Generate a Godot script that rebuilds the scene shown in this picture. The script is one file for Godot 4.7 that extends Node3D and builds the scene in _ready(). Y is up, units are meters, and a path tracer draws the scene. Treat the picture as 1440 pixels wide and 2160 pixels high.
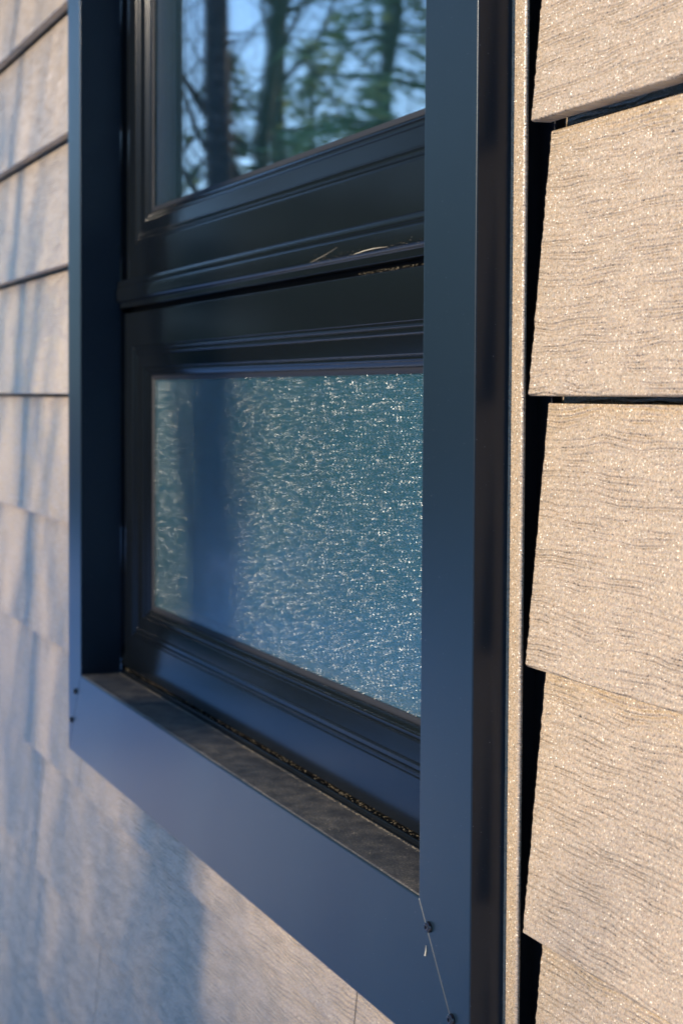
extends Node3D

# Wall frame: x runs along the wall, y is up (0 = height of the lens), z points out of the wall.
const GROUND := -1.5
const LAP := 0.2068            # exposed height of one siding plank
const LAP0 := 0.0006
const SUN := Vector3(-0.18, 0.33, 1.0)   # towards the sun, read from the shadows under the laps and beside the trim

var rng := RandomNumberGenerator.new()
var M := {}
var used := {}

# ------------------------------------------------------------------ helpers
func lin(r: float, g: float, b: float, a := 1.0) -> Color:
	var c := Color(r, g, b).linear_to_srgb()
	c.a = a
	return c

func numbered(called: String) -> String:
	if not used.has(called):
		used[called] = 0
		return called
	used[called] += 1
	return "%s_%03d" % [called, used[called]]

func tag(o: Node3D, label: String, category: String, group := "", kind := "") -> Node3D:
	if label: o.set_meta("label", label)
	if category: o.set_meta("category", category)
	if group: o.set_meta("group", group)
	if kind: o.set_meta("kind", kind)
	return o

func thing(called: String, label: String, category: String, at := Vector3.ZERO, group := "") -> Node3D:
	var o := Node3D.new()
	o.name = numbered(called)
	o.position = at
	add_child(o)
	return tag(o, label, category, group, "thing")

func node_in(called: String, parent: Node3D) -> Node3D:
	var o := Node3D.new()
	o.name = called
	parent.add_child(o, true)
	return o

func put(st: SurfaceTool, called: String, m: Material, parent: Node3D = self) -> MeshInstance3D:
	var o := MeshInstance3D.new()
	o.name = numbered(called) if parent == self else called
	o.mesh = st.commit() if st is SurfaceTool else null
	o.material_override = m
	parent.add_child(o, true)
	return o

func put_mesh(me: Mesh, called: String, m: Material, parent: Node3D = self) -> MeshInstance3D:
	var o := MeshInstance3D.new()
	o.name = numbered(called) if parent == self else called
	o.mesh = me
	o.material_override = m
	parent.add_child(o, true)
	return o

func tool() -> SurfaceTool:
	var st := SurfaceTool.new()
	st.begin(Mesh.PRIMITIVE_TRIANGLES)
	return st

func tri(st: SurfaceTool, p: Array, n: Array, uv: Array = []) -> void:
	var g: Vector3 = (p[2] - p[0]).cross(p[1] - p[0])
	var order := [0, 1, 2] if g.dot(n[0] + n[1] + n[2]) >= 0.0 else [0, 2, 1]
	for i in order:
		st.set_normal(n[i])
		st.set_uv(uv[i] if uv.size() else Vector2.ZERO)
		st.add_vertex(p[i])

func quad(st: SurfaceTool, a: Vector3, b: Vector3, c: Vector3, d: Vector3, na: Vector3, nb: Vector3, nc: Vector3, nd: Vector3, uv: Array = []) -> void:
	if uv.size():
		tri(st, [a, b, c], [na, nb, nc], [uv[0], uv[1], uv[2]])
		tri(st, [a, c, d], [na, nc, nd], [uv[0], uv[2], uv[3]])
	else:
		tri(st, [a, b, c], [na, nb, nc])
		tri(st, [a, c, d], [na, nc, nd])

func flat(st: SurfaceTool, a: Vector3, b: Vector3, c: Vector3, d: Vector3, outward: Vector3) -> void:
	var n := (c - a).cross(b - d).normalized()
	if n.dot(outward) < 0.0: n = -n
	quad(st, a, b, c, d, n, n, n, n)

func box(st: SurfaceTool, lo: Vector3, hi: Vector3) -> void:
	var p := func(i: int, j: int, k: int) -> Vector3: return Vector3(hi.x if i else lo.x, hi.y if j else lo.y, hi.z if k else lo.z)
	flat(st, p.call(0,0,1), p.call(1,0,1), p.call(1,1,1), p.call(0,1,1), Vector3.BACK)
	flat(st, p.call(0,0,0), p.call(1,0,0), p.call(1,1,0), p.call(0,1,0), Vector3.FORWARD)
	flat(st, p.call(0,0,0), p.call(0,0,1), p.call(0,1,1), p.call(0,1,0), Vector3.LEFT)
	flat(st, p.call(1,0,0), p.call(1,0,1), p.call(1,1,1), p.call(1,1,0), Vector3.RIGHT)
	flat(st, p.call(0,1,0), p.call(1,1,0), p.call(1,1,1), p.call(0,1,1), Vector3.UP)
	flat(st, p.call(0,0,0), p.call(1,0,0), p.call(1,0,1), p.call(0,0,1), Vector3.DOWN)

# A member swept between two corners of a frame. starts/ends: where each point of the profile begins and stops.
func member(st: SurfaceTool, starts: PackedVector3Array, ends: PackedVector3Array, chamfer := 0.0) -> void:
	var n := starts.size()
	var along := (ends[0] - starts[0]).normalized()
	var seg := []
	var long := []
	var facing := 0.0
	for i in n - 1:
		var t := starts[i + 1] - starts[i]
		t -= along * t.dot(along)
		var c := along.cross(t)
		facing += c.z
		seg.append(c.normalized())
		long.append(t.length())
	for i in n - 1:
		if facing < 0.0: seg[i] = -seg[i]
	for i in n - 1:
		var na: Vector3 = seg[i]
		var nb: Vector3 = seg[i]
		if i > 0 and seg[i].dot(seg[i - 1]) > 0.6: na = (seg[i] * long[i] + seg[i - 1] * long[i - 1]).normalized()
		if i < n - 2 and seg[i].dot(seg[i + 1]) > 0.6: nb = (seg[i] * long[i] + seg[i + 1] * long[i + 1]).normalized()
		var cut := along * chamfer
		var down := Vector3(0, 0, -0.6 * chamfer)
		quad(st, starts[i] + cut, ends[i] - cut, ends[i + 1] - cut, starts[i + 1] + cut, na, na, nb, nb)
		if chamfer > 0.0:
			flat(st, starts[i] + down, starts[i] + cut, starts[i + 1] + cut, starts[i + 1] + down, seg[i])
			flat(st, ends[i] + down, ends[i] - cut, ends[i + 1] - cut, ends[i + 1] + down, seg[i])

# Four corners (top left, top right, bottom right, bottom left) of a rectangle.
func corners(x0: float, x1: float, y0: float, y1: float) -> Array:
	return [Vector2(x0, y1), Vector2(x1, y1), Vector2(x1, y0), Vector2(x0, y0)]

# A mitred frame between two rectangles; profile: (share of the way from the inner to the outer rectangle, z)
func frame(inner: Array, outer: Array, profile: Array, sides: Dictionary, m: Material, parent: Node3D, chamfer := 0.0) -> void:
	for side in sides:
		var a := PackedVector3Array()
		var b := PackedVector3Array()
		var k: int = side
		var l: int = (side + 1) % 4
		for p in profile:
			var q: Vector2 = inner[k].lerp(outer[k], p.x)
			var r: Vector2 = inner[l].lerp(outer[l], p.x)
			a.append(Vector3(q.x, q.y, p.y))
			b.append(Vector3(r.x, r.y, p.y))
		var st := tool()
		member(st, a, b, chamfer)
		put(st, sides[side], m, parent)

func tube(st: SurfaceTool, points: PackedVector3Array, radii: PackedFloat32Array, sides := 7, cap := true) -> void:
	var rings := []
	var normals := []
	var n := points.size()
	var last_u := Vector3.ZERO
	for i in n:
		var d := (points[mini(i + 1, n - 1)] - points[maxi(i - 1, 0)]).normalized()
		var u := d.cross(Vector3.RIGHT if absf(d.x) < 0.8 else Vector3.UP).normalized()
		if last_u != Vector3.ZERO:
			u = (last_u - d * last_u.dot(d)).normalized()
		last_u = u
		var v := d.cross(u)
		var ring := []
		var nn := []
		for k in sides:
			var w := TAU * k / sides
			var o := u * cos(w) + v * sin(w)
			ring.append(points[i] + o * radii[i])
			nn.append(o)
		rings.append(ring)
		normals.append(nn)
	for i in n - 1:
		for k in sides:
			var l := (k + 1) % sides
			quad(st, rings[i][k], rings[i][l], rings[i + 1][l], rings[i + 1][k], normals[i][k], normals[i][l], normals[i + 1][l], normals[i + 1][k])
	if cap:
		for e in [0, n - 1]:
			var d := (points[e] - points[1 if e == 0 else n - 2]).normalized()
			for k in sides:
				tri(st, [points[e], rings[e][k], rings[e][(k + 1) % sides]], [d, d, d])

# ------------------------------------------------------------------ textures
func noise(freq: float, s: int, octaves := 4) -> FastNoiseLite:
	var n := FastNoiseLite.new()
	n.seed = s
	n.noise_type = FastNoiseLite.TYPE_SIMPLEX_SMOOTH
	n.frequency = freq
	n.fractal_octaves = octaves
	return n

func tex(im: Image) -> ImageTexture:
	return ImageTexture.create_from_image(im)

# Pressed wood grain of a siding plank: long wavering grooves. 1.1 m x one lap; wraps along the plank.
func siding_textures() -> Dictionary:
	var w := 2048
	var h := 384
	var warp := noise(1.0, 3, 3)
	var grain := noise(1.0, 5, 2)
	var fine := noise(1.0, 8, 1)
	var relief := Image.create(w, h, false, Image.FORMAT_R8)
	var colour := Image.create(w, h, false, Image.FORMAT_RGB8)
	var bumps := Image.create(w, h, false, Image.FORMAT_RGB8)
	var r := 1.1 / TAU
	for x in w:
		var a := TAU * x / w
		var cx := cos(a) * r
		var cz := sin(a) * r
		for y in h:
			var v := 0.2068 * y / h
			var bend := warp.get_noise_3d(cx * 8.0, v * 12.0 + 40.0, cz * 8.0) * 0.007
			var slip := grain.get_noise_3d(cx * 9.0, v * 34.0, cz * 9.0)
			var cut := fine.get_noise_3d(cx * 18.0, v * 80.0 + 9.0, cz * 18.0)
			# long wavering grooves, some shallow, some cut short
			var wave := 0.5 + 0.5 * cos(TAU * (v + bend) / 0.0048 + 2.6 * slip)
			var hh := 1.0 - pow(wave, 1.6) * clampf(0.55 + 0.75 * cut, 0.18, 1.0)
			relief.set_pixel(x, y, Color(clampf(hh, 0, 1), 0, 0))
	rng.seed = 77
	# stipple of the baked enamel: flakes of two sizes, tone and tilt
	for x in range(0, w, 2):
		for y in range(0, h, 2):
			var t := rng.randfn(0.0, 1.0)
			var hue := rng.randf_range(-0.025, 0.025)
			var n := Vector3(rng.randfn(0.0, 0.07), rng.randfn(0.0, 0.07), 1.0)
			if rng.randf() < 0.22:
				var a := rng.randf() * TAU
				var q := sqrt(rng.randf_range(0.10, 0.80))
				n = Vector3(cos(a) * q, sin(a) * q, 1.0)
			n = n.normalized()
			for s in 4:
				var c := clampf(0.82 + 0.055 * t + rng.randfn(0.0, 0.03), 0.3, 1.0)
				colour.set_pixel(x + s % 2, y + s / 2, Color(c + hue, c, c - hue))
				bumps.set_pixel(x + s % 2, y + s / 2, Color(0.5 + 0.5 * n.x, 0.5 + 0.5 * n.y, 0.5 + 0.5 * n.z))
	return {"relief": tex(relief), "colour": tex(colour), "bumps": tex(bumps)}

# Rain glass: the pane is pressed with fine steep facets between calmer, wavering ground. 0.5 m a tile
func rain_glass() -> ImageTexture:
	var s := 1024
	var im := Image.create(s, s, false, Image.FORMAT_RGB8)
	rng.seed = 12
	for x in s:
		for y in s:
			var n := Vector3(rng.randfn(0.0, 0.03), rng.randfn(0.0, 0.02), 1.0)
			if rng.randf() < 0.38:
				var a := rng.randf() * TAU
				var r := sqrt(rng.randf_range(0.28, 0.64))
				n = Vector3(cos(a) * r, sin(a) * r, 1.0)
			n = n.normalized()
			im.set_pixel(x, y, Color(0.5 + 0.5 * n.x, 0.5 + 0.5 * n.y, 0.5 + 0.5 * n.z))
	return tex(im)

# Dark paint with settled dust specks. 0.3 m a tile
func speck_texture(base: Color, speck: Color, count: int, s_seed: int, film := 0.0, streak := 0.0) -> ImageTexture:
	var s := 1024
	var im := Image.create(s, s, false, Image.FORMAT_RGB8)
	im.fill(base)
	if film > 0.0:
		var a := noise(0.010, s_seed, 5).get_seamless_image(s, s)
		var b := noise(0.11, s_seed + 1, 3).get_seamless_image(s, s)
		var c := noise(0.03, s_seed + 2, 3).get_seamless_image(s, s)
		for x in s:
			for y in s:
				# rubbed streaks run slantwise through the dust
				var t := c.get_pixel(posmod(int(x * 0.35 + y * 1.2), s), posmod(int(y * 0.35 - x * 0.15), s)).r
				var d := clampf(0.38 + (a.get_pixel(x, y).r - 0.3) * 0.75, 0.0, 1.0) * (1.0 - streak + streak * clampf((t - 0.3) * 2.2, 0.0, 1.0))
				d *= 0.25 + 1.9 * absf(b.get_pixel(x, y).r - 0.35)
				im.set_pixel(x, y, base.lerp(speck, clampf(d * film, 0.0, 1.0)))
	rng.seed = s_seed
	for k in count:
		var x := rng.randi_range(0, s - 1)
		var y := rng.randi_range(0, s - 1)
		var a := 0.06 + 0.6 * pow(rng.randf(), 2.2)
		var q := 3 if rng.randf() < 0.06 else 2 if rng.randf() < 0.25 else 1
		for i in q:
			for j in q:
				var px := (x + i) % s
				var py := (y + j) % s
				im.set_pixel(px, py, im.get_pixel(px, py).lerp(speck, a))
	return tex(im)

# ------------------------------------------------------------------ materials
func mat(called: String, c: Color, rough: float, spec := 0.5) -> StandardMaterial3D:
	var m := StandardMaterial3D.new()
	m.resource_name = called
	m.albedo_color = c
	m.roughness = rough
	m.metallic_specular = spec
	M[called] = m
	return m

func planar(m: StandardMaterial3D, scale: float) -> void:
	m.uv1_triplanar = true
	m.uv1_world_triplanar = true
	m.uv1_scale = Vector3.ONE * scale

func materials() -> void:
	var t := siding_textures()
	var m := mat("siding", lin(0.475, 0.355, 0.228), 0.36, 0.60)
	m.albedo_texture = t.colour
	m.normal_enabled = true
	m.normal_texture = t.bumps
	m.normal_scale = 1.0
	m.heightmap_enabled = true
	m.heightmap_texture = t.relief
	m.heightmap_scale = 0.125
	m = mat("channel", lin(0.475, 0.355, 0.228), 0.36, 0.60)
	m.albedo_texture = t.colour
	m.normal_enabled = true
	m.normal_texture = t.bumps
	m.normal_scale = 1.0
	planar(m, 1.0)
	m.uv1_scale = Vector3(0.91, 4.8, 0.91)
	mat("flange", lin(0.008, 0.008, 0.009), 0.6, 0.3)
	var paint := lin(0.0045, 0.0105, 0.0160)
	m = mat("trim", Color.WHITE, 0.28, 0.41)
	m.albedo_texture = speck_texture(paint, lin(0.28, 0.27, 0.26), 1500, 31)
	planar(m, 3.3)
	m = mat("sash", Color.WHITE, 0.14, 0.33)
	m.albedo_texture = speck_texture(lin(0.004, 0.0048, 0.006), lin(0.25, 0.22, 0.18), 700, 32)
	planar(m, 3.3)
	m = mat("sill", Color.WHITE, 0.5, 0.4)
	m.albedo_texture = speck_texture(lin(0.016, 0.017, 0.018), lin(0.34, 0.265, 0.17), 12000, 33, 0.95, 0.12)
	planar(m, 3.1)
	mat("gasket", lin(0.008, 0.008, 0.009), 0.55, 0.35)
	mat("pile", lin(0.022, 0.018, 0.014), 0.9, 0.2)
	mat("dust", lin(0.42, 0.34, 0.22), 0.8, 0.3)
	mat("needle", lin(0.62, 0.52, 0.34), 0.5)
	m = mat("screw", lin(0.012, 0.010, 0.010), 0.16, 0.6)
	m.metallic = 0.35
	m = mat("pane", lin(0.035, 0.105, 0.110, 0.035), 0.0)
	m.transparency = BaseMaterial3D.TRANSPARENCY_ALPHA
	m = mat("rain_pane", lin(0.004, 0.068, 0.082, 0.32), 0.24, 0.5)
	m.texture_filter = BaseMaterial3D.TEXTURE_FILTER_NEAREST
	m.transparency = BaseMaterial3D.TRANSPARENCY_ALPHA
	m.normal_enabled = true
	m.normal_texture = rain_glass()
	m.normal_scale = 1.0
	planar(m, 1.6)
	mat("spacer", lin(0.16, 0.17, 0.17), 0.4)
	mat("plaster", lin(0.10, 0.10, 0.095), 0.9, 0.2)
	mat("sheathing", lin(0.18, 0.14, 0.09), 0.9, 0.2)
	m = mat("snow", lin(0.80, 0.83, 0.88), 0.75, 0.3)
	for kind in [["bark_grey", 0.085, 0.075, 0.065], ["bark_dark", 0.045, 0.037, 0.030]]:
		m = mat(kind[0], lin(kind[1], kind[2], kind[3]) * 1.0, 0.9, 0.25)
		var nt := NoiseTexture2D.new()
		nt.width = 256
		nt.height = 256
		nt.seamless = true
		nt.noise = noise(0.03, 61)
		m.albedo_texture = nt
		m.albedo_color = lin(kind[1] * 2.2, kind[2] * 2.2, kind[3] * 2.2)
		planar(m, 2.0)
		m.uv1_scale = Vector3(5.0, 1.2, 5.0)
	for kind in [["needles_dark", 0.030, 0.052, 0.028], ["needles_green", 0.060, 0.100, 0.040]]:
		m = mat(kind[0], lin(kind[1], kind[2], kind[3]), 0.7, 0.35)
		m.backlight_enabled = true
		m.backlight = lin(0.25, 0.32, 0.12)

# ------------------------------------------------------------------ house wall
func lap_y(k: int) -> float:
	return LAP0 + LAP * k

func plank(parent: Node3D, x0: float, x1: float, k: int, y_top := 99.0, ragged := false) -> void:
	var y0 := lap_y(k)
	var prof := [Vector2(0.0008, -0.0175), Vector2(0.0, -0.0032), Vector2(0.0004, -0.0014), Vector2(0.0013, -0.0005), Vector2(0.0026, -0.0002)]
	var whole := y_top > y0 + LAP
	var top := LAP - 0.0058 if whole else y_top - y0
	var steps := 64 if ragged else 2
	for i in steps:
		var y := 0.0026 + (top - 0.0026) * (i + 1) / steps
		prof.append(Vector2(y, -0.0002 - 0.0192 * y / LAP))
	if whole:   # the upper edge folds back into the lock under the next plank
		var e: Vector2 = prof[-1]
		prof.append_array([e + Vector2(0.0007, -0.0009), e + Vector2(0.0008, -0.0100), e + Vector2(0.0120, -0.0104)])
	var n := prof.size()
	var wob := noise(1.0, 90 + k, 2)
	var st := tool()
	var nn := []
	for i in n:
		var t: Vector2 = prof[mini(i + 1, n - 1)] - prof[maxi(i - 1, 0)]
		nn.append(Vector3(0, -t.y, t.x).normalized())
	var shift := fposmod(0.377 * k * k + 0.21 * k, 1.0)
	var xs := PackedFloat32Array([x0, x0 + 0.02, x1]) if ragged else PackedFloat32Array([x0, x1])
	for i in n - 1:
		for j in xs.size() - 1:
			var p := []
			var uv := []
			for c in [[i, j], [i, j + 1], [i + 1, j + 1], [i + 1, j]]:
				var q: Vector2 = prof[c[0]]
				var x: float = xs[c[1]]
				var z := q.y
				if ragged and c[1] == 0:
					x += 0.0006 * wob.get_noise_1d(q.x * 330.0) + 0.0008 * wob.get_noise_1d(q.x * 90.0 + 50.0)
					z += 0.0005 * wob.get_noise_1d(q.x * 260.0 + 20.0)
				p.append(Vector3(x, y0 + q.x, z))
				uv.append(Vector2(x / 1.1 + shift, 1.0 - q.x / LAP))
			quad(st, p[0], p[1], p[2], p[3], nn[i], nn[i], nn[i + 1], nn[i + 1], uv)
	# the sheet's own thickness, turned back at both ends
	for e in [0, 1]:
		var x: float = x0 if e == 0 else x1
		var back := []
		for i in n - 1:
			var a: Vector2 = prof[i]
			var b: Vector2 = prof[i + 1]
			if ragged and e == 0: continue
			flat(st, Vector3(x, y0 + a.x, a.y), Vector3(x, y0 + b.x, b.y), Vector3(x, y0 + b.x, b.y - 0.004), Vector3(x, y0 + a.x, a.y - 0.004), Vector3.LEFT if e == 0 else Vector3.RIGHT)
	put(st, "siding_plank", M.siding, parent)

func house_wall() -> void:
	var w := thing("house_wall", "tan wood grain lap siding wall around a dark framed window", "wall", Vector3.ZERO)
	var XL := -6.0
	var XR := 2.2
	for k in range(-8, 7):
		if k >= -2:
			plank(w, XL, -2.134, k)
			plank(w, -0.909, XR, k, 99.0, true)
		elif k == -3:
			plank(w, XL, -2.1675, k)
			plank(w, -2.166, -1.2010, k, -0.556)
			plank(w, -1.1990, -0.9095, k, -0.556)
			plank(w, -0.909, XR, k, 99.0, true)
		elif k == -4:
			plank(w, XL, -2.4520, k)
			plank(w, -2.4502, XR, k)
		else:
			var j := -1.2 - 0.9 * posmod(k * 3, 4)
			plank(w, XL, j - 0.001, k)
			plank(w, j + 0.001, XR, k)
	# channel that receives the cut ends of the planks beside the window
	var inner := corners(-2.128, -0.9445, -0.5445, 1.15)
	var outer := corners(-2.1475, -0.9247, -0.5640, 1.17)
	frame(inner, outer, [Vector2(0.0, -0.0075), Vector2(0.0, -0.0052), Vector2(0.03, -0.005), Vector2(0.86, -0.0050), Vector2(0.93, -0.0053), Vector2(0.98, -0.0061), Vector2(1.0, -0.0072), Vector2(0.97, -0.0085), Vector2(0.9, -0.0085)], {0: "channel", 1: "channel", 2: "channel", 3: "channel"}, M.channel, w)
	var st := tool()
	box(st, Vector3(-0.9440, GROUND, -0.034), Vector3(-0.80, 1.3, -0.032))
	box(st, Vector3(-0.9450, -0.56, -0.034), Vector3(-0.9441, 1.15, -0.0076))
	box(st, Vector3(-0.9085, GROUND + 0.9, -0.0345), Vector3(-0.9065, 1.29, -0.0206))
	put(st, "flashing", M.flange, w)
	# sheathing with the opening for the window
	for b in [[XL, -2.10, GROUND, 1.6], [-0.99, XR, GROUND, 1.6], [-2.10, -0.99, GROUND, -0.45], [-2.10, -0.99, 1.1, 1.6]]:
		st = tool()
		box(st, Vector3(b[0], b[2], -0.15), Vector3(b[1], b[3], -0.0375))
		put(st, "sheathing", M.sheathing, w)

func eave() -> void:
	var e := thing("eave", "boarded roof eave overhanging the siding above the window", "eave")
	for k in 5:
		var st := tool()
		box(st, Vector3(-6.0, 1.62, -0.15 + 0.15 * k), Vector3(2.2, 1.64, -0.004 + 0.15 * k))
		put(st, "soffit_board", M.flange, e)
	var st := tool()
	box(st, Vector3(-6.0, 1.60, 0.60), Vector3(2.2, 1.80, 0.63))
	put(st, "fascia", M.trim, e)

func room() -> void:
	var slabs := {"floor": [Vector3(-4.2, GROUND, -3.6), Vector3(1.6, GROUND + 0.1, -0.151)], "ceiling": [Vector3(-4.2, 1.5, -3.6), Vector3(1.6, 1.6, -0.151)], "wall_far": [Vector3(-4.1, GROUND + 0.101, -3.6), Vector3(1.5, 1.499, -3.5)], "wall_left": [Vector3(-4.2, GROUND + 0.101, -3.6), Vector3(-4.101, 1.499, -0.151)], "wall_right": [Vector3(1.501, GROUND + 0.101, -3.6), Vector3(1.6, 1.499, -0.151)]}
	for k in slabs:
		var st := tool()
		box(st, slabs[k][0], slabs[k][1])
		tag(put(st, k, M.plaster), "", "", "", "structure")

# ------------------------------------------------------------------ trim round the window
const TRIM_IN := [-2.0605, -1.0280, -0.4185, 1.04]
const TRIM_OUT := [-2.1290, -0.9450, -0.5440, 1.14]

func screw(parent: Node3D, x: float, y: float, z: float, turn: float) -> void:
	var st := tool()
	var prof := [Vector2(0.0, 0.0020), Vector2(0.0011, 0.0020), Vector2(0.0014, 0.0032), Vector2(0.0022, 0.0033), Vector2(0.0031, 0.0029), Vector2(0.0038, 0.0021), Vector2(0.0041, 0.0010), Vector2(0.0041, 0.0)]
	var s := 20
	for i in prof.size():
		prof[i] = prof[i] * 1.12
	for i in prof.size() - 1:
		var t: Vector2 = prof[i + 1] - prof[i]
		for k in s:
			var p := []
			var nn := []
			for c in [[i, k], [i, k + 1], [i + 1, k + 1], [i + 1, k]]:
				var a: float = TAU * c[1] / s
				var q: Vector2 = prof[c[0]]
				p.append(Vector3(x + cos(a) * q.x, y + sin(a) * q.x, z + q.y))
				nn.append(Vector3(cos(a) * -t.y, sin(a) * -t.y, t.x).normalized())
			quad(st, p[0], p[1], p[2], p[3], nn[0], nn[1], nn[2], nn[3])
	put(st, "screw", M.screw, parent)

func window_trim() -> void:
	var t := thing("window_trim", "charcoal metal trim boards boxed out around the window, mitred and screwed", "window trim")
	var i := corners(TRIM_IN[0], TRIM_IN[1], TRIM_IN[2], TRIM_IN[3])
	var o := corners(TRIM_OUT[0], TRIM_OUT[1], TRIM_OUT[2], TRIM_OUT[3])
	var prof := [Vector2(0.0, -0.036), Vector2(0.0, 0.0238), Vector2(0.004, 0.0245), Vector2(0.010, 0.0249), Vector2(0.018, 0.025), Vector2(0.982, 0.025), Vector2(0.990, 0.0249), Vector2(0.996, 0.0245), Vector2(1.0, 0.0238), Vector2(1.0, -0.0075)]
	frame(i, o, prof, {0: "head_board", 1: "side_board", 2: "apron_board", 3: "side_board"}, M.trim, t, 0.0010)
	# sill inside the reveal
	var st := tool()
	var ys := -0.4172
	var line := [Vector2(ys - 0.0016, 0.0236), Vector2(ys - 0.0004, 0.0233), Vector2(ys, 0.0224), Vector2(ys - 0.0005, -0.0340), Vector2(ys - 0.004, -0.0345)]
	for k in line.size() - 1:
		var a: Vector2 = line[k]
		var b: Vector2 = line[k + 1]
		flat(st, Vector3(TRIM_IN[0] + 0.0004, a.x, a.y), Vector3(TRIM_IN[1] - 0.0004, a.x, a.y), Vector3(TRIM_IN[1] - 0.0004, b.x, b.y), Vector3(TRIM_IN[0] + 0.0004, b.x, b.y), Vector3(0, 1, 0.5))
	put(st, "sill", M.sill, t)
	screw(t, -1.0096, -0.4378, 0.025, 0.3)
	screw(t, -0.9715, -0.5000, 0.025, 1.1)
	screw(t, -2.0891, -0.4473, 0.025, 0.7)
	screw(t, -2.1107, -0.4950, 0.025, 0.1)

# ------------------------------------------------------------------ the window unit
func sash_profile(z: float) -> Array:
	# (inset from the sash's outer edge, z)
	return [Vector2(0.0, z - 0.020), Vector2(0.0, z - 0.0012), Vector2(0.0004, z - 0.0004), Vector2(0.0014, z),
		Vector2(0.0492, z), Vector2(0.0500, z - 0.0004), Vector2(0.0506, z - 0.0016), Vector2(0.0526, z - 0.0018), Vector2(0.0532, z - 0.0008), Vector2(0.0545, z - 0.0006), Vector2(0.0556, z - 0.0012), Vector2(0.0562, z - 0.0030), Vector2(0.0592, z - 0.0032), Vector2(0.0598, z - 0.0022), Vector2(0.0612, z - 0.0021), Vector2(0.0622, z - 0.0030), Vector2(0.0628, z - 0.0042),
		Vector2(0.0800, z - 0.0062), Vector2(0.0812, z - 0.0068), Vector2(0.0820, z - 0.0090), Vector2(0.0848, z - 0.0096), Vector2(0.0856, z - 0.0090), Vector2(0.0868, z - 0.0094), Vector2(0.0876, z - 0.0118), Vector2(0.0910, z - 0.0128), Vector2(0.0922, z - 0.0136), Vector2(0.0928, z - 0.0165)]

func make_sash(w: Node3D, called: String, x0: float, x1: float, y0: float, y1: float, z: float, rain: bool) -> void:
	# the room side of the sash carries the mitred face pieces
	var back := tool()
	for q in [[x0, x1, y0, y0 + 0.0975], [x0, x1, y1 - 0.0975, y1], [x0, x0 + 0.0975, y0 + 0.0975, y1 - 0.0975], [x1 - 0.0975, x1, y0 + 0.0975, y1 - 0.0975]]:
		box(back, Vector3(q[0], q[2], z - 0.078), Vector3(q[1], q[3], z - 0.056))
	var s := put(back, called, M.sash, w)
	var deep := 1.0 if rain else 0.62
	var prof := []
	for p in sash_profile(z):
		prof.append(Vector2(p.x / 0.1, z + (p.y - z) * (deep if p.x > 0.04 else 1.0)))
	var o := corners(x0, x1, y0, y1)
	var i := corners(x0 + 0.1, x1 - 0.1, y0 + 0.1, y1 - 0.1)
	frame(o, i, prof, {0: "rail", 1: "stile", 3: "stile"}, M.sash, s)
	# the foot rail leans back a little so that water runs off it
	var foot := []
	for p in prof:
		foot.append(Vector2(p.x, p.y + (0.0040 if rain else 0.0) * clampf(1.0 - p.x / 0.49, 0.0, 1.0)))
	frame(o, i, foot, {2: "rail"}, M.sash, s)
	var zg := z - (0.0185 if rain else 0.0115)
	var gi := corners(x0 + 0.0928, x1 - 0.0928, y0 + 0.0928, y1 - 0.0928)
	var gj := corners(x0 + 0.0990, x1 - 0.0990, y0 + 0.0990, y1 - 0.0990)
	frame(gi, gj, [Vector2(0.0, z - 0.0160 * deep), Vector2(0.35, z - 0.0160 * deep), Vector2(0.8, z - 0.0170 * deep), Vector2(1.0, zg + 0.0003)], {0: "gasket", 1: "gasket", 2: "gasket", 3: "gasket"}, M.gasket, s)
	for q in 3:
		var st := tool()
		var zz := zg - 0.0145 * q
		box(st, Vector3(x0 + 0.09, y0 + 0.09, zz - 0.004), Vector3(x1 - 0.09, y1 - 0.09, zz))
		put(st, "pane", M.rain_pane if rain and q == 0 else M.pane, s)
	var si := corners(x0 + 0.0985, x1 - 0.0985, y0 + 0.0985, y1 - 0.0985)
	var so := corners(x0 + 0.0925, x1 - 0.0925, y0 + 0.0925, y1 - 0.0925)
	frame(so, si, [Vector2(0.0, zg - 0.0041), Vector2(1.0, zg - 0.0042), Vector2(1.0, zg - 0.0330)], {0: "spacer", 1: "spacer", 2: "spacer", 3: "spacer"}, M.spacer, s)

func bristles(w: Node3D, x0: float, x1: float, y0: float, y1: float, z: float, count: int, s: int) -> void:
	rng.seed = s
	var st := tool()
	box(st, Vector3(x0, y0, z - 0.008), Vector3(x1, y1, z - 0.006))
	for k in count:
		var x := rng.randf_range(x0, x1)
		var up := rng.randf() < 0.5
		var a := Vector3(x, y1 if up else y0, z - 0.006 + rng.randf_range(0, 0.003))
		var b := Vector3(x + rng.randf_range(-0.003, 0.003), rng.randf_range(y0, y1), z + rng.randf_range(-0.003, 0.0015))
		var c := a + Vector3(0.0005, 0, 0.0002)
		var n := Vector3(rng.randf_range(-0.5, 0.5), rng.randf_range(-0.5, 0.5), 1).normalized()
		tri(st, [a, c, b], [n, n, n])
	var o := put(st, "weatherstrip", M.pile, w)
	o.set_meta("kind", "stuff")

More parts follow.
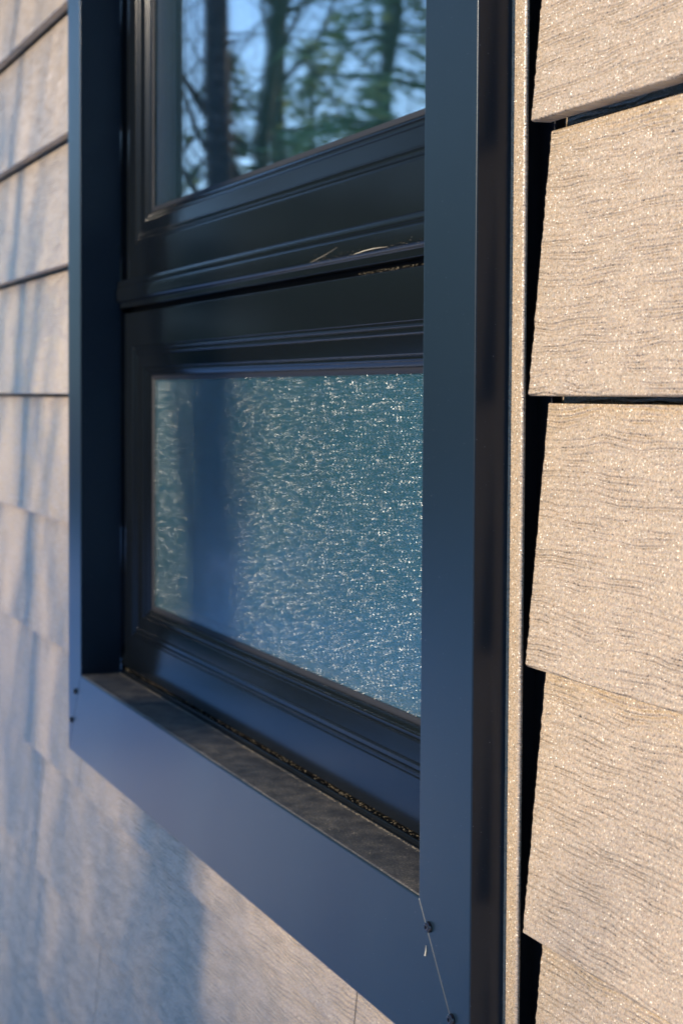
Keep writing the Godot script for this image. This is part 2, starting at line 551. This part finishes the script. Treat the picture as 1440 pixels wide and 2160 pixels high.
func window_unit() -> void:
	var w := thing("window", "black framed window with clear upper sash over rain glass lower sash", "window")
	make_sash(w, "clear_sash", -2.0560, -1.0180, 0.1695, 1.06, -0.0425, false)
	make_sash(w, "rain_glass_sash", -2.0650, -1.0230, -0.4055, 0.1205, -0.0400, true)
	# mullion between the sashes
	var a := PackedVector3Array()
	var b := PackedVector3Array()
	for p in [Vector2(0.1680, -0.0580), Vector2(0.1690, -0.0355), Vector2(0.1686, -0.0321), Vector2(0.1678, -0.0307), Vector2(0.1660, -0.0297), Vector2(0.1612, -0.0291), Vector2(0.1600, -0.0300), Vector2(0.1580, -0.0300), Vector2(0.1570, -0.0285), Vector2(0.1550, -0.0279), Vector2(0.1420, -0.0279), Vector2(0.1385, -0.0285), Vector2(0.1365, -0.0300), Vector2(0.1358, -0.0327), Vector2(0.1350, -0.0331), Vector2(0.1290, -0.0331), Vector2(0.1280, -0.0335), Vector2(0.1276, -0.0350), Vector2(0.1276, -0.0580)]:
		a.append(Vector3(-2.0590, p.x, p.y))
		b.append(Vector3(-1.0290, p.x, p.y))
	var st := tool()
	member(st, a, b)
	# its end, closed
	for k in a.size() - 1:
		flat(st, a[k], a[k + 1], Vector3(a[k + 1].x, a[k + 1].y, -0.058), Vector3(a[k].x, a[k].y, -0.058), Vector3.LEFT)
	put(st, "mullion", M.sash, w)
	bristles(w, -2.056, -1.03, 0.1207, 0.1275, -0.046, 900, 5)
	# frame at the foot of the lower sash, with its dusty pile strip
	st = tool()
	a = PackedVector3Array()
	b = PackedVector3Array()
	for p in [Vector2(-0.4230, -0.0362), Vector2(-0.4125, -0.0362), Vector2(-0.4116, -0.0368), Vector2(-0.4114, -0.0380), Vector2(-0.4114, -0.060)]:
		a.append(Vector3(-2.0600, p.x, p.y))
		b.append(Vector3(-1.0290, p.x, p.y))
	member(st, a, b)
	put(st, "frame_foot", M.sash, w)
	bristles(w, -2.058, -1.03, -0.4113, -0.4057, -0.0425, 1100, 6)
	# side and head of the frame behind the trim
	for q in [[-2.095, -2.0602, -0.43, 1.08], [-1.0275, -0.995, -0.43, 1.08], [-2.0599, -1.0278, 1.041, 1.08]]:
		st = tool()
		box(st, Vector3(q[0], q[2], -0.12), Vector3(q[1], q[3], -0.0372))
		put(st, "frame_jamb", M.sash, w)
	st = tool()
	box(st, Vector3(-2.0599, -0.449, -0.12), Vector3(-1.0278, -0.4245, -0.0375))
	put(st, "frame_base", M.sash, w)

# ------------------------------------------------------------------ small litter
func litter() -> void:
	rng.seed = 9
	# pine needle caught on the mullion
	for n in [["pine_needle", "pale curved pine needle lying on the black mullion between sashes", -1.262, -1.192, 0.1395, 0.0012, 0.00032], ["grass_stalk", "thin dry grass stalk clinging to the mullion beside the pine needle", -1.365, -1.300, 0.1400, 0.010, 0.00013]]:
		var pts := PackedVector3Array()
		var rad := PackedFloat32Array()
		for i in 9:
			var s := i / 8.0
			var y: float = n[4] + n[5] * s * s + 0.0015 * sin(s * PI)
			pts.append(Vector3(lerpf(n[2], n[3], s), y, -0.0273 + 0.0004 * sin(s * PI)))
			rad.append(n[6] * (0.3 + 0.7 * sin(PI * clampf(s + 0.08, 0, 1))))
		var st := tool()
		tube(st, pts, rad, 5)
		tag(put(st, n[0], M.needle), n[1], "needle" if n[0] == "pine_needle" else "stalk")
	var h := tool()
	tube(h, PackedVector3Array([Vector3(-1.0155, -0.4640, 0.0254), Vector3(-1.0138, -0.4590, 0.0256), Vector3(-1.0141, -0.4545, 0.0255)]), PackedFloat32Array([0.0008, 0.0005, 0.0001]), 5)
	tag(put(h, "seed_husk", M.needle), "tiny tan seed husk stuck on the charcoal apron near a screw", "seed husk")
	# grit along the back of the sill and in the gap under the sash
	var st2 := tool()
	for k in 1500:
		var back := rng.randf() < 0.62
		var x := rng.randf_range(-2.055, -1.032)
		var c := Vector3(x, -0.4176, -0.0336 + absf(rng.randfn(0, 0.0012))) if back else Vector3(x, -0.4171, rng.randf_range(-0.033, 0.022))
		if not back and rng.randf() < 0.5: continue
		var r := rng.randf_range(0.0002, 0.0006) * (1.1 if back else 0.5)
		grain(st2, c, r)
	for k in 420:
		grain(st2, Vector3(rng.randf_range(-2.05, -1.032), -0.4112 + rng.randf_range(0, 0.003), -0.0385 - rng.randf_range(0, 0.004)), rng.randf_range(0.0002, 0.0005))
	for k in 130:
		grain(st2, Vector3(rng.randf_range(-1.28, -1.032), 0.1208 + rng.randf_range(0, 0.0022), -0.0408 - rng.randf_range(0, 0.003)), rng.randf_range(0.0002, 0.0005))
	for k in 160:
		var x := rng.randf_range(-1.36, -1.032)
		grain(st2, Vector3(x, 0.1372 + absf(rng.randfn(0, 0.004)), -0.0277), rng.randf_range(0.00012, 0.00032))
	tag(put(st2, "grit", M.dust), "golden dust and grit gathered on sill and in sash gaps", "dust", "", "stuff")

func grain(st: SurfaceTool, c: Vector3, r: float) -> void:
	var p := []
	for d in [Vector3(1, -0.6, 0.3), Vector3(-0.6, -0.6, 0.9), Vector3(-0.5, -0.6, -1.0), Vector3(0, 0.9, 0)]:
		p.append(c + (d + Vector3(rng.randf_range(-0.4, 0.4), rng.randf_range(-0.2, 0.2), rng.randf_range(-0.4, 0.4))) * r)
	for f in [[0, 1, 3], [1, 2, 3], [2, 0, 3]]:
		var n: Vector3 = (p[f[1]] - p[f[0]]).cross(p[f[2]] - p[f[0]]).normalized()
		if n.dot(p[f[0]] - c) < 0: n = -n
		tri(st, [p[f[0]], p[f[1]], p[f[2]]], [n, n, n])

# ------------------------------------------------------------------ ground and wood
func snow_ground() -> void:
	var n := noise(0.35, 14, 3)
	var st := tool()
	var N := 60
	var cells := []
	for i in N + 1:
		cells.append(pow(absf(i / float(N) * 2.0 - 1.0), 1.8) * signf(i / float(N) * 2.0 - 1.0) * 120.0)
	var at := func(x: float, z: float) -> Vector3:
		var near := clampf((z + 0.2) / 1.5, 0.0, 1.0)
		return Vector3(x, GROUND + 0.06 * near * n.get_noise_2d(x, z), z)
	for i in N:
		for j in N:
			var a: float = cells[i] - 4.0
			var b: float = cells[i + 1] - 4.0
			var c: float = cells[j]
			var d: float = cells[j + 1]
			for p in [[[a, c], [b, c], [b, d]], [[a, c], [b, d], [a, d]]]:
				var v := []
				var nn := []
				for q in p:
					var o: Vector3 = at.call(q[0], q[1])
					v.append(o)
					var ex: Vector3 = at.call(q[0] + 0.1, q[1])
					var ez: Vector3 = at.call(q[0], q[1] + 0.1)
					nn.append((ez - o).cross(ex - o).normalized())
				tri(st, v, nn)
	tag(put(st, "snow_ground", M.snow), "", "", "", "structure")

func trunk_line(h: float, lean: float, s: int, steps := 12) -> PackedVector3Array:
	var n := noise(1.0, s, 2)
	var out := PackedVector3Array()
	for i in steps + 1:
		var t := i / float(steps)
		out.append(Vector3(lean * t * t * h + n.get_noise_1d(t * 2.0) * 0.05 * h * t, h * t, n.get_noise_1d(t * 2.0 + 70.0) * 0.05 * h * t))
	return out

func spray(st: SurfaceTool, from: Vector3, dir: Vector3, length: float, cards: int, size: float, droop: float) -> void:
	var side := dir.cross(Vector3.UP).normalized()
	for k in cards:
		var t := (k + rng.randf()) / cards
		var c := from + dir * length * t + Vector3(0, -droop * t * t * length, 0) + Vector3(rng.randf_range(-1, 1), rng.randf_range(-1, 0.6), rng.randf_range(-1, 1)) * size * 0.55
		var u := (dir * 0.7 + side * rng.randf_range(-1.1, 1.1) + Vector3(0, rng.randf_range(-0.7, 0.25), 0)).normalized()
		var v := u.cross(Vector3(rng.randf_range(-0.5, 0.5), 1, rng.randf_range(-0.5, 0.5))).normalized()
		var l := size * rng.randf_range(0.7, 1.4)
		var w := size * rng.randf_range(0.13, 0.26)
		var n := u.cross(v).normalized()
		if n.y < 0: n = -n
		tri(st, [c - v * w, c + u * l, c + v * w], [n, n, n])
		tri(st, [c - v * w, c - u * l * 0.4, c + v * w], [n, n, n])

# kind: "spruce" (foliage to the ground), "pine" (bare stem, high crown), "bare" (leafless, forked), "sapling"
func make_tree(kind: String, h: float, r: float, lean: float, s: int, bark: String, needles: String, low := 0.1, spread := 0.24) -> Node3D:
	rng.seed = s
	var t := Node3D.new()
	var st := tool()
	var line := trunk_line(h, lean, s)
	var rad := PackedFloat32Array()
	for i in line.size():
		rad.append(maxf(r * pow(1.0 - i / float(line.size()), 0.75), 0.006) * (1.25 if i == 0 else 1.0))
	tube(st, line, rad, 9)
	var on := func(y: float) -> Vector3:
		var f := clampf(y / h, 0.0, 0.999) * (line.size() - 1)
		return line[int(f)].lerp(line[int(f) + 1], f - int(f))
	var br := st
	if kind == "bare" or kind == "sapling" or kind == "hazel":
		var count: int = {"bare": 26, "sapling": 12, "hazel": 60}[kind]
		for k in count:
			var y := h * rng.randf_range({"bare": 0.25, "sapling": 0.35, "hazel": 0.1}[kind], 0.97)
			var a := rng.randf() * TAU
			var rise := rng.randf_range(0.5, 1.6) * (1.6 if kind == "hazel" else 1.0)
			var dir := Vector3(cos(a), rise, sin(a)).normalized()
			var l := (h - y) * rng.randf_range(0.35, 0.75) + (0.7 if kind == "hazel" else 0.25)
			var p0: Vector3 = on.call(y)
			var pts := PackedVector3Array([p0])
			var rr := PackedFloat32Array([maxf(r * (1.0 - y / h) * 0.55, 0.006)])
			for q in 4:
				dir = (dir + Vector3(rng.randf_range(-0.25, 0.25), rng.randf_range(-0.05, 0.2), rng.randf_range(-0.25, 0.25))).normalized()
				pts.append(pts[-1] + dir * l / 4.0)
				rr.append(rr[0] * (1.0 - 0.22 * (q + 1)))
			tube(br, pts, rr, 5, false)
			for q in 5:
				var b := pts[1 + q % 4]
				var d2 := (dir + Vector3(rng.randf_range(-1, 1), rng.randf_range(-0.2, 0.6), rng.randf_range(-1, 1))).normalized()
				tube(br, PackedVector3Array([b, b + d2 * l * 0.2, b + d2 * l * 0.38 + Vector3(0, 0.05 * l, 0)]), PackedFloat32Array([rr[3] * 0.6, rr[3] * 0.4, 0.003]), 4, false)
		put(st, "trunk", M[bark], t)
		return t
	var cr := tool()
	if kind == "spruce":
		var y := h * low
		while y < h * 0.985:
			var f := (y - h * low) / (h * (1.0 - low))
			var reach := h * spread * pow(1.0 - f, 0.8) + 0.15
			var whorl := rng.randi_range(5, 7)
			for k in whorl:
				if rng.randf() < 0.12: continue
				var a := rng.randf() * TAU
				var dir := Vector3(cos(a), 0.1 - 0.35 * (1.0 - f), sin(a)).normalized()
				var l := reach * rng.randf_range(0.6, 1.1)
				var p: Vector3 = on.call(y + rng.randf_range(-0.1, 0.1))
				tube(br, PackedVector3Array([p, p + dir * l]), PackedFloat32Array([0.018 * (1.2 - f), 0.004]), 4, false)
				spray(cr, p + dir * l * 0.12, dir, l * 0.9, int(10 + 16 * l), 0.17, 0.15)
			y += rng.randf_range(0.22, 0.36) * h / 8.0
	else:
		for k in 22:
			var y := h * rng.randf_range(0.2, 0.6)
			var a := rng.randf() * TAU
			var p: Vector3 = on.call(y)
			var dir := Vector3(cos(a), rng.randf_range(-0.3, 0.2), sin(a))
			tube(br, PackedVector3Array([p, p + dir * rng.randf_range(0.2, 1.0)]), PackedFloat32Array([0.016, 0.004]), 4, false)
		for k in 60:
			var y := h * rng.randf_range(0.58, 0.99)
			var f := (y / h - 0.58) / 0.42
			var a := rng.randf() * TAU
			var dir := Vector3(cos(a), rng.randf_range(0.0, 0.5), sin(a)).normalized()
			var l := h * 0.16 * (1.1 - f) * rng.randf_range(0.6, 1.2) + 0.2
			var p: Vector3 = on.call(y)
			tube(br, PackedVector3Array([p, p + dir * l]), PackedFloat32Array([0.025, 0.006]), 4, false)
			spray(cr, p + dir * l * 0.4, dir, l * 0.65, int(14 + 14 * l), 0.2, 0.0)
	put(st, "trunk", M[bark], t)
	put(cr, "crown", M[needles], t)
	return t

func plant_tree(proto: Node3D, called: String, label: String, group: String, x: float, z: float, turn := 0.0, scale := 1.0, first := false) -> Node3D:
	var o: Node3D = proto if first else proto.duplicate()
	o.name = numbered(called)
	add_child(o)
	o.position = Vector3(x, GROUND - 0.05, z)
	o.rotation.y = turn
	o.scale = Vector3.ONE * scale
	return tag(o, label, "tree", group, "thing")

func wood() -> void:
	# the stem whose shadow crosses the rain glass and the wall below it
	var shade := make_tree("pine", 17.0, 0.165, 0.0, 401, "bark_grey", "needles_dark")
	plant_tree(shade, "pine_tree", "tall pine whose stem shades the middle of the rain glass", "", -4.20, 14.0, 0.6, 0.86, true)
	# leafless saplings that streak the wall beside the window with shadow
	var sap := []
	for k in 3:
		sap.append(make_tree("sapling", 4.0 + 0.25 * k, 0.030 + 0.004 * k, 0.01 * (k - 1), 500 + k, "bark_grey", ""))
	var spots := [[-2.33, 7.0], [-2.63, 7.6], [-2.46, 6.4], [-2.85, 6.8], [-2.22, 8.6], [-2.00, 7.9], [-3.1, 7.4], [-2.56, 9.0]]
	for k in spots.size():
		var z: float = spots[k][1]
		plant_tree(sap[k % 3], "sapling", "leafless young tree standing in the snow before the wall", "saplings whose shadows streak the siding", spots[k][0] - 0.18 * z, z, 1.3 * k, 1.0 + 0.05 * (k % 4), k < 3)
	# bushy leafless hazels that half shade the foot of the wall
	var hazel := []
	for k in 2:
		hazel.append(make_tree("hazel", 3.55 + 0.15 * k, 0.026, 0.02 * (k - 0.5), 520 + k, "bark_grey", ""))
	var feet := [[-1.62, 9.3], [-1.95, 8.6], [-2.30, 9.6], [-2.62, 8.8], [-2.95, 9.4], [-1.40, 10.2], [-3.3, 8.9], [-2.1, 10.0], [-2.48, 9.9], [-1.78, 9.8], [-1.50, 9.6], [-1.30, 9.9], [-1.86, 10.4], [-2.08, 9.2], [-1.68, 10.6]]
	for k in feet.size():
		var z: float = feet[k][1]
		plant_tree(hazel[k % 2], "hazel_bush", "bushy leafless hazel standing in the snow before the wall", "hazels that half shade the foot of the wall", feet[k][0] - 0.18 * z, z, 2.1 * k, 0.97 + 0.03 * (k % 3), k < 2)
	# what the panes and trim mirror: stems and evergreens beyond the snow
	var pale := make_tree("pine", 13.0, 0.17, 0.0, 601, "bark_grey", "needles_dark")
	plant_tree(pale, "pine_tree", "thick pale stemmed pine mirrored at the edge of the clear pane", "", -12.9, 4.20, 0.0, 1.0, true)
	var fork := make_tree("bare", 10.0, 0.13, 0.005, 603, "bark_dark", "")
	plant_tree(fork, "bare_tree", "dark leafless forked tree mirrored in the clear pane", "", -13.4, 5.0, 0.7, 1.0, true)
	var green := make_tree("spruce", 7.5, 0.10, 0.0, 605, "bark_dark", "needles_green", 0.06, 0.20)
	plant_tree(green, "spruce_tree", "bright green spruce mirrored large in the clear pane", "", -9.35, 4.15, 0.4, 1.0, true)
	var kinds := [make_tree("spruce", 8.5, 0.12, 0.0, 611, "bark_dark", "needles_dark"), make_tree("spruce", 6.5, 0.10, 0.01, 612, "bark_dark", "needles_dark", 0.04, 0.28), make_tree("pine", 13.0, 0.16, 0.01, 613, "bark_grey", "needles_dark"), make_tree("bare", 11.0, 0.12, 0.01, 614, "bark_grey", "")]
	var names := ["spruce_tree", "spruce_tree", "pine_tree", "bare_tree"]
	var labels := ["tall dark spruce", "low bushy dark spruce", "tall bare stemmed pine", "leafless grey tree"]
	var started := [false, false, false, false]
	rng.seed = 1234
	var places := []
	# behind the mirrored clearing
	for k in 14:
		var d := rng.randf_range(15.0, 27.0)
		var a := deg_to_rad(lerpf(8.0, 36.0, (k + rng.randf()) / 14.0))
		places.append([-1.4 - d * cos(a), d * sin(a), [2, 1, 3, 1, 2, 3, 1][k % 7], "behind the mirrored snow clearing"])
	for k in 22:
		var d := rng.randf_range(15.5, 22.0)
		var a := deg_to_rad(lerpf(9.0, 33.0, (k + rng.randf()) / 22.0))
		places.append([-1.4 - d * cos(a), d * sin(a), 1, "behind the mirrored snow clearing", 0.62])
	# beyond the other end of the wall
	for k in 22:
		var a := deg_to_rad(lerpf(4.0, 72.0, (k + rng.randf()) / 22.0))
		var d := rng.randf_range(9.0, 17.0)
		places.append([2.5 + d * cos(a), 0.8 + d * sin(a), [0, 1, 0, 2][k % 4], "past the sunlit end of the wall"])
	# between the clearing and the sun: keeps the snow in shade
	for k in 26:
		var z := rng.randf_range(11.0, 24.0)
		var x := -6.6 - 0.18 * z - 16.0 * pow((k + rng.randf()) / 26.0, 1.1)
		places.append([x, z, [0, 1, 2, 0, 1, 3][k % 6], "shading the snow clearing from the sun"])
	# young spruces along the far side of the yard; their long shadows lie over the snow before the wall
	var young := make_tree("spruce", 3.5, 0.06, 0.0, 631, "bark_dark", "needles_dark", 0.03, 0.34)
	for k in 14:
		plant_tree(young, "young_spruce", "young spruce in the row along the far side of the yard", "row of young spruces across the yard", -11.0 + 1.05 * k + rng.randf_range(-0.3, 0.3), 12.6 + rng.randf_range(-0.6, 0.6), k * 1.7, rng.randf_range(1.04, 1.18), k == 0)
	for k in 15:
		plant_tree(young, "young_spruce", "taller young spruce in the second row across the yard", "second row of young spruces across the yard", -12.0 + 1.1 * k + rng.randf_range(-0.3, 0.3), 15.2 + rng.randf_range(-0.6, 0.6), k * 2.3, rng.randf_range(1.25, 1.36))
	var turns := RandomNumberGenerator.new()
	turns.seed = 55
	for p in places:
		var q: int = p[2]
		plant_tree(kinds[q], names[q], labels[q] + " " + p[3], labels[q] + "s " + p[3], p[0], p[1], turns.randf() * TAU, turns.randf_range(0.8, 1.2) * (p[4] if p.size() > 4 else 1.0), not started[q])
		started[q] = true

func _ready() -> void:
	# ---- camera: the lens is level with one lap of the siding and looks along the wall
	var cam := Camera3D.new()
	cam.name = "camera"
	add_child(cam)
	var att := CameraAttributesPhysical.new()
	att.frustum_focal_length = 33.3
	att.frustum_focus_distance = 1.12
	att.exposure_aperture = 5.6
	att.frustum_near = 0.05
	att.frustum_far = 400.0
	cam.attributes = att
	cam.projection = Camera3D.PROJECTION_FRUSTUM
	cam.near = 0.05
	cam.far = 400.0
	cam.size = 2.0 * (1080.0 / 3000.0) * 0.05
	cam.frustum_offset = Vector2(0, -136.0 / 3000.0 * 0.05)
	cam.position = Vector3(0, 0, 0.60)
	cam.basis = Basis(Vector3.UP, deg_to_rad(90.0 - 25.98)) * Basis(Vector3.RIGHT, deg_to_rad(-2.08)) * Basis(Vector3.BACK, 0.0055)
	cam.current = true
	# ---- sky and sun
	var env := Environment.new()
	env.background_mode = Environment.BG_SKY
	var sky := Sky.new()
	var sm := ProceduralSkyMaterial.new()
	sm.sky_top_color = lin(0.055, 0.18, 0.50)
	sm.sky_horizon_color = lin(0.50, 0.79, 1.0)
	sm.sky_curve = 0.16
	sm.ground_bottom_color = lin(0.4, 0.45, 0.52)
	sm.ground_horizon_color = lin(0.45, 0.55, 0.7)
	sm.sun_angle_max = 1.0
	sky.sky_material = sm
	env.sky = sky
	env.background_energy_multiplier = 2.25
	env.tonemap_mode = Environment.TONE_MAPPER_LINEAR
	env.tonemap_exposure = 1.55
	env.sdfgi_enabled = true
	env.ssao_enabled = true
	env.ssil_enabled = true
	var we := WorldEnvironment.new()
	we.name = "environment"
	we.environment = env
	add_child(we)
	var sun := DirectionalLight3D.new()
	sun.name = "sun"
	sun.light_energy = 1.6
	sun.light_color = lin(1.0, 0.86, 0.68)
	sun.light_angular_distance = 0.53
	sun.shadow_enabled = true
	sun.look_at_from_position(SUN, Vector3.ZERO)
	add_child(sun)

	materials()
	snow_ground()
	house_wall()
	room()
	eave()
	window_trim()
	window_unit()
	wood()
	litter()
